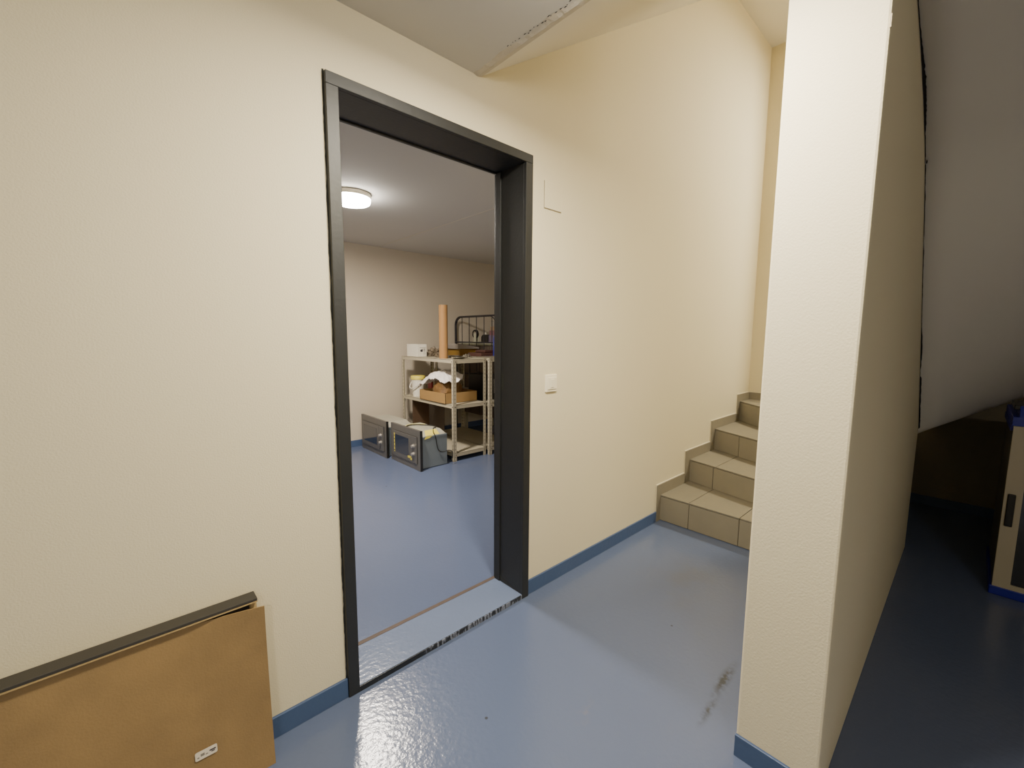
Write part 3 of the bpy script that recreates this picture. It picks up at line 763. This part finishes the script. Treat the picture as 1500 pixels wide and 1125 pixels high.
# ---- bed ends behind the shelving
def bed_end(x, y0, y1, H, label, r=.011, bars=6, rail=1.205, cr=.11):
    t = thing('bed_headboard', (x, (y0+y1)/2, 0), label, 'bed headboard')
    pts = [(x, y1, 0), (x, y1, H-cr)]
    for a in range(10, 91, 10): pts.append((x, y1-cr+cr*math.cos(R(a)), H-cr+cr*math.sin(R(a))))
    for a in range(90, -1, -10): pts.append((x, y0+cr-cr*math.cos(R(a)), H-cr+cr*math.sin(R(a))))
    pts += [(x, y0, 0)]
    MB().tube(pts, r, 12).build('tube_frame', M['black_metal'], t, smooth=True)
    for z in (rail, .80): MB().tube([(x, y0, z), (x, y1, z)], r*.8, 8).build('cross_rail', M['black_metal'], t, smooth=True)
    for k in range(1, bars+1):
        y = y1+(y0-y1)*k/(bars+1)
        MB().tube([(x, y, .80), (x, y, H)], .0052, 8).build('bar', M['black_metal'], t, smooth=True)
    return t
bed_end(3.345, 2.26, 3.325, 1.535, 'black tubular metal bed headboard with rounded corners behind the shelving', bars=6)
bed_end(3.363, 2.515, 3.324, 1.527, 'smaller black tubular bed end just behind the tall headboard', r=.006, bars=0)
# grey-brown cabinet behind on which a caster stands
sc_ = thing('side_cabinet', (3.75, 2.9, 0), 'low grey brown cabinet with pale top behind the bed headboard', 'cabinet')
MB().box(3.42, 3.95, 2.30, 3.30, .26, 1.165).build('carcass', M['brown_cab'], sc_, bevel=.003)
b = MB()
for k in range(1, 5): b.box(3.4175, 3.4205, 2.30+k*.2-.002, 2.30+k*.2+.002, .28, 1.15)
b.build('panel_joint', M['black'], sc_)
MB().box(3.41, 3.95, 2.28, 3.31, 1.165, 1.195).build('top', M['pale_ledge'], sc_, bevel=.003)
for px, py in ((3.45, 2.34), (3.45, 3.24), (3.91, 2.34), (3.91, 3.24)):
    MB().box(px-.02, px+.02, py-.02, py+.02, 0, .26).build('leg', M['shelf'], sc_)
# caster wheel standing on top
cs = thing('caster_wheel', (3.50, 3.0, 1.195), 'black rubber caster wheel lying upright on the pale cabinet top', 'wheel')
b = MB(); b.lathe([(.036, -.014), (.056, -.012), (.058, 0), (.056, .012), (.036, .014)], (3.47, 3.05, 1.195+.118), 'x', 32); b.build('tyre', M['rubber'], cs, smooth=True)
b = MB(); b.lathe([(.010, -.020), (.036, -.013), (.036, .013), (.010, .020)], (3.47, 3.05, 1.195+.118), 'x', 24); b.build('hub', M['chrome'], cs, smooth=True)
b = MB(); b.box(3.448, 3.453, 3.00, 3.06, 1.215, 1.32); b.box(3.487, 3.492, 3.00, 3.06, 1.215, 1.32); b.box(3.44, 3.50, 2.97, 3.09, 1.195, 1.217); b.build('fork', M['pale_ledge'], cs, bevel=.002)
b = MB(); b.prism([(3.46, 1.196), (3.56, 1.196), (3.56, 1.275), (3.53, 1.305), (3.48, 1.305), (3.46, 1.275)], 'y', 2.79, 2.92); tag(b.build('black_case', M['black'], bevel=.006), 'small black case beside the caster wheel', 'case')
# tall bottle white and the leaned box stack
b = MB(); b.lathe([(.028, 0), (.030, .07), (.022, .10), (.010, .125), (.010, .15)], (3.62, 3.02, 1.196), n=20); tag(b.build('white_flask', M['white_card'], smooth=True), 'small white flask behind the black case', 'bottle')
cols = [('carton', (96,84,108)), ('carton', (112,72,78)), ('carton', (140,112,84)), ('carton', (128,120,110))]
labs = ['dusky purple carton at the bottom of the stack on the cabinet', 'dull red carton second from the bottom of the stack', 'tan carton third from the bottom of the stack', 'grey carton topmost of the stack on the cabinet']
z = 1.196
for k, (nm, c) in enumerate(cols):
    h = (.10, .06, .05, .07)[k]
    tag(MB().box(3.47+.006*k, 3.86, 2.40, 2.785-.012*k, z, z+h).build(nm, mat('stack_%d' % k, c, .6, var=.2, scale=20), bevel=.003), labs[k], 'box', 'cartons stacked on the side cabinet'); z += h
b = MB(); b.lathe([(.03, 0), (.032, .01), (.032, .20), (.02, .235), (.014, .24), (.014, .27)], (3.21, 2.335, SH+.007), n=20)
bl = thing('spray_bottle', (3.21, 2.335, SH+.007), 'blue plastic bottle with white cap on the right shelving', 'bottle')
b.build('bottle_body', M['bottle_blue'], bl, smooth=True)
MB().lathe([(.017, .27), (.017, .30), (.008, .305)], (3.21, 2.335, SH+.007), n=16).build('cap', M['white_card'], bl, smooth=True)

# ---------------------------------------------------------------- camera and world
cam = bpy.data.cameras.new('camera'); co = bpy.data.objects.new('camera', cam); COL.objects.link(co)
cam.sensor_fit = 'HORIZONTAL'; cam.sensor_width = 36; cam.lens = 36*623.945/1500; cam.clip_start = .02
yaw, pit, rol = R(42.73573), R(-6.38512), R(.37533)
fw = Vector((math.sin(yaw)*math.cos(pit), math.cos(yaw)*math.cos(pit), math.sin(pit)))
r_ = fw.cross(Vector((0, 0, 1))).normalized(); u_ = r_.cross(fw)
r2 = r_*math.cos(rol)+u_*math.sin(rol); u2 = -r_*math.sin(rol)+u_*math.cos(rol)
mw_ = Matrix((r2, u2, -fw)).transposed().to_4x4(); mw_.translation = (0, -1.42, 1.285)
co.matrix_world = mw_
sc.camera = co
w = bpy.data.worlds.new('world'); sc.world = w; w.use_nodes = True
w.node_tree.nodes['Background'].inputs[0].default_value = (.02, .02, .022, 1); w.node_tree.nodes['Background'].inputs[1].default_value = .3
sc.view_settings.view_transform = 'AgX'
sc.view_settings.look = 'AgX - Base Contrast'
sc.view_settings.exposure = 0.75
sc.view_settings.gamma = 1.22
sc.cycles.max_bounces = 12
sc.cycles.diffuse_bounces = 8
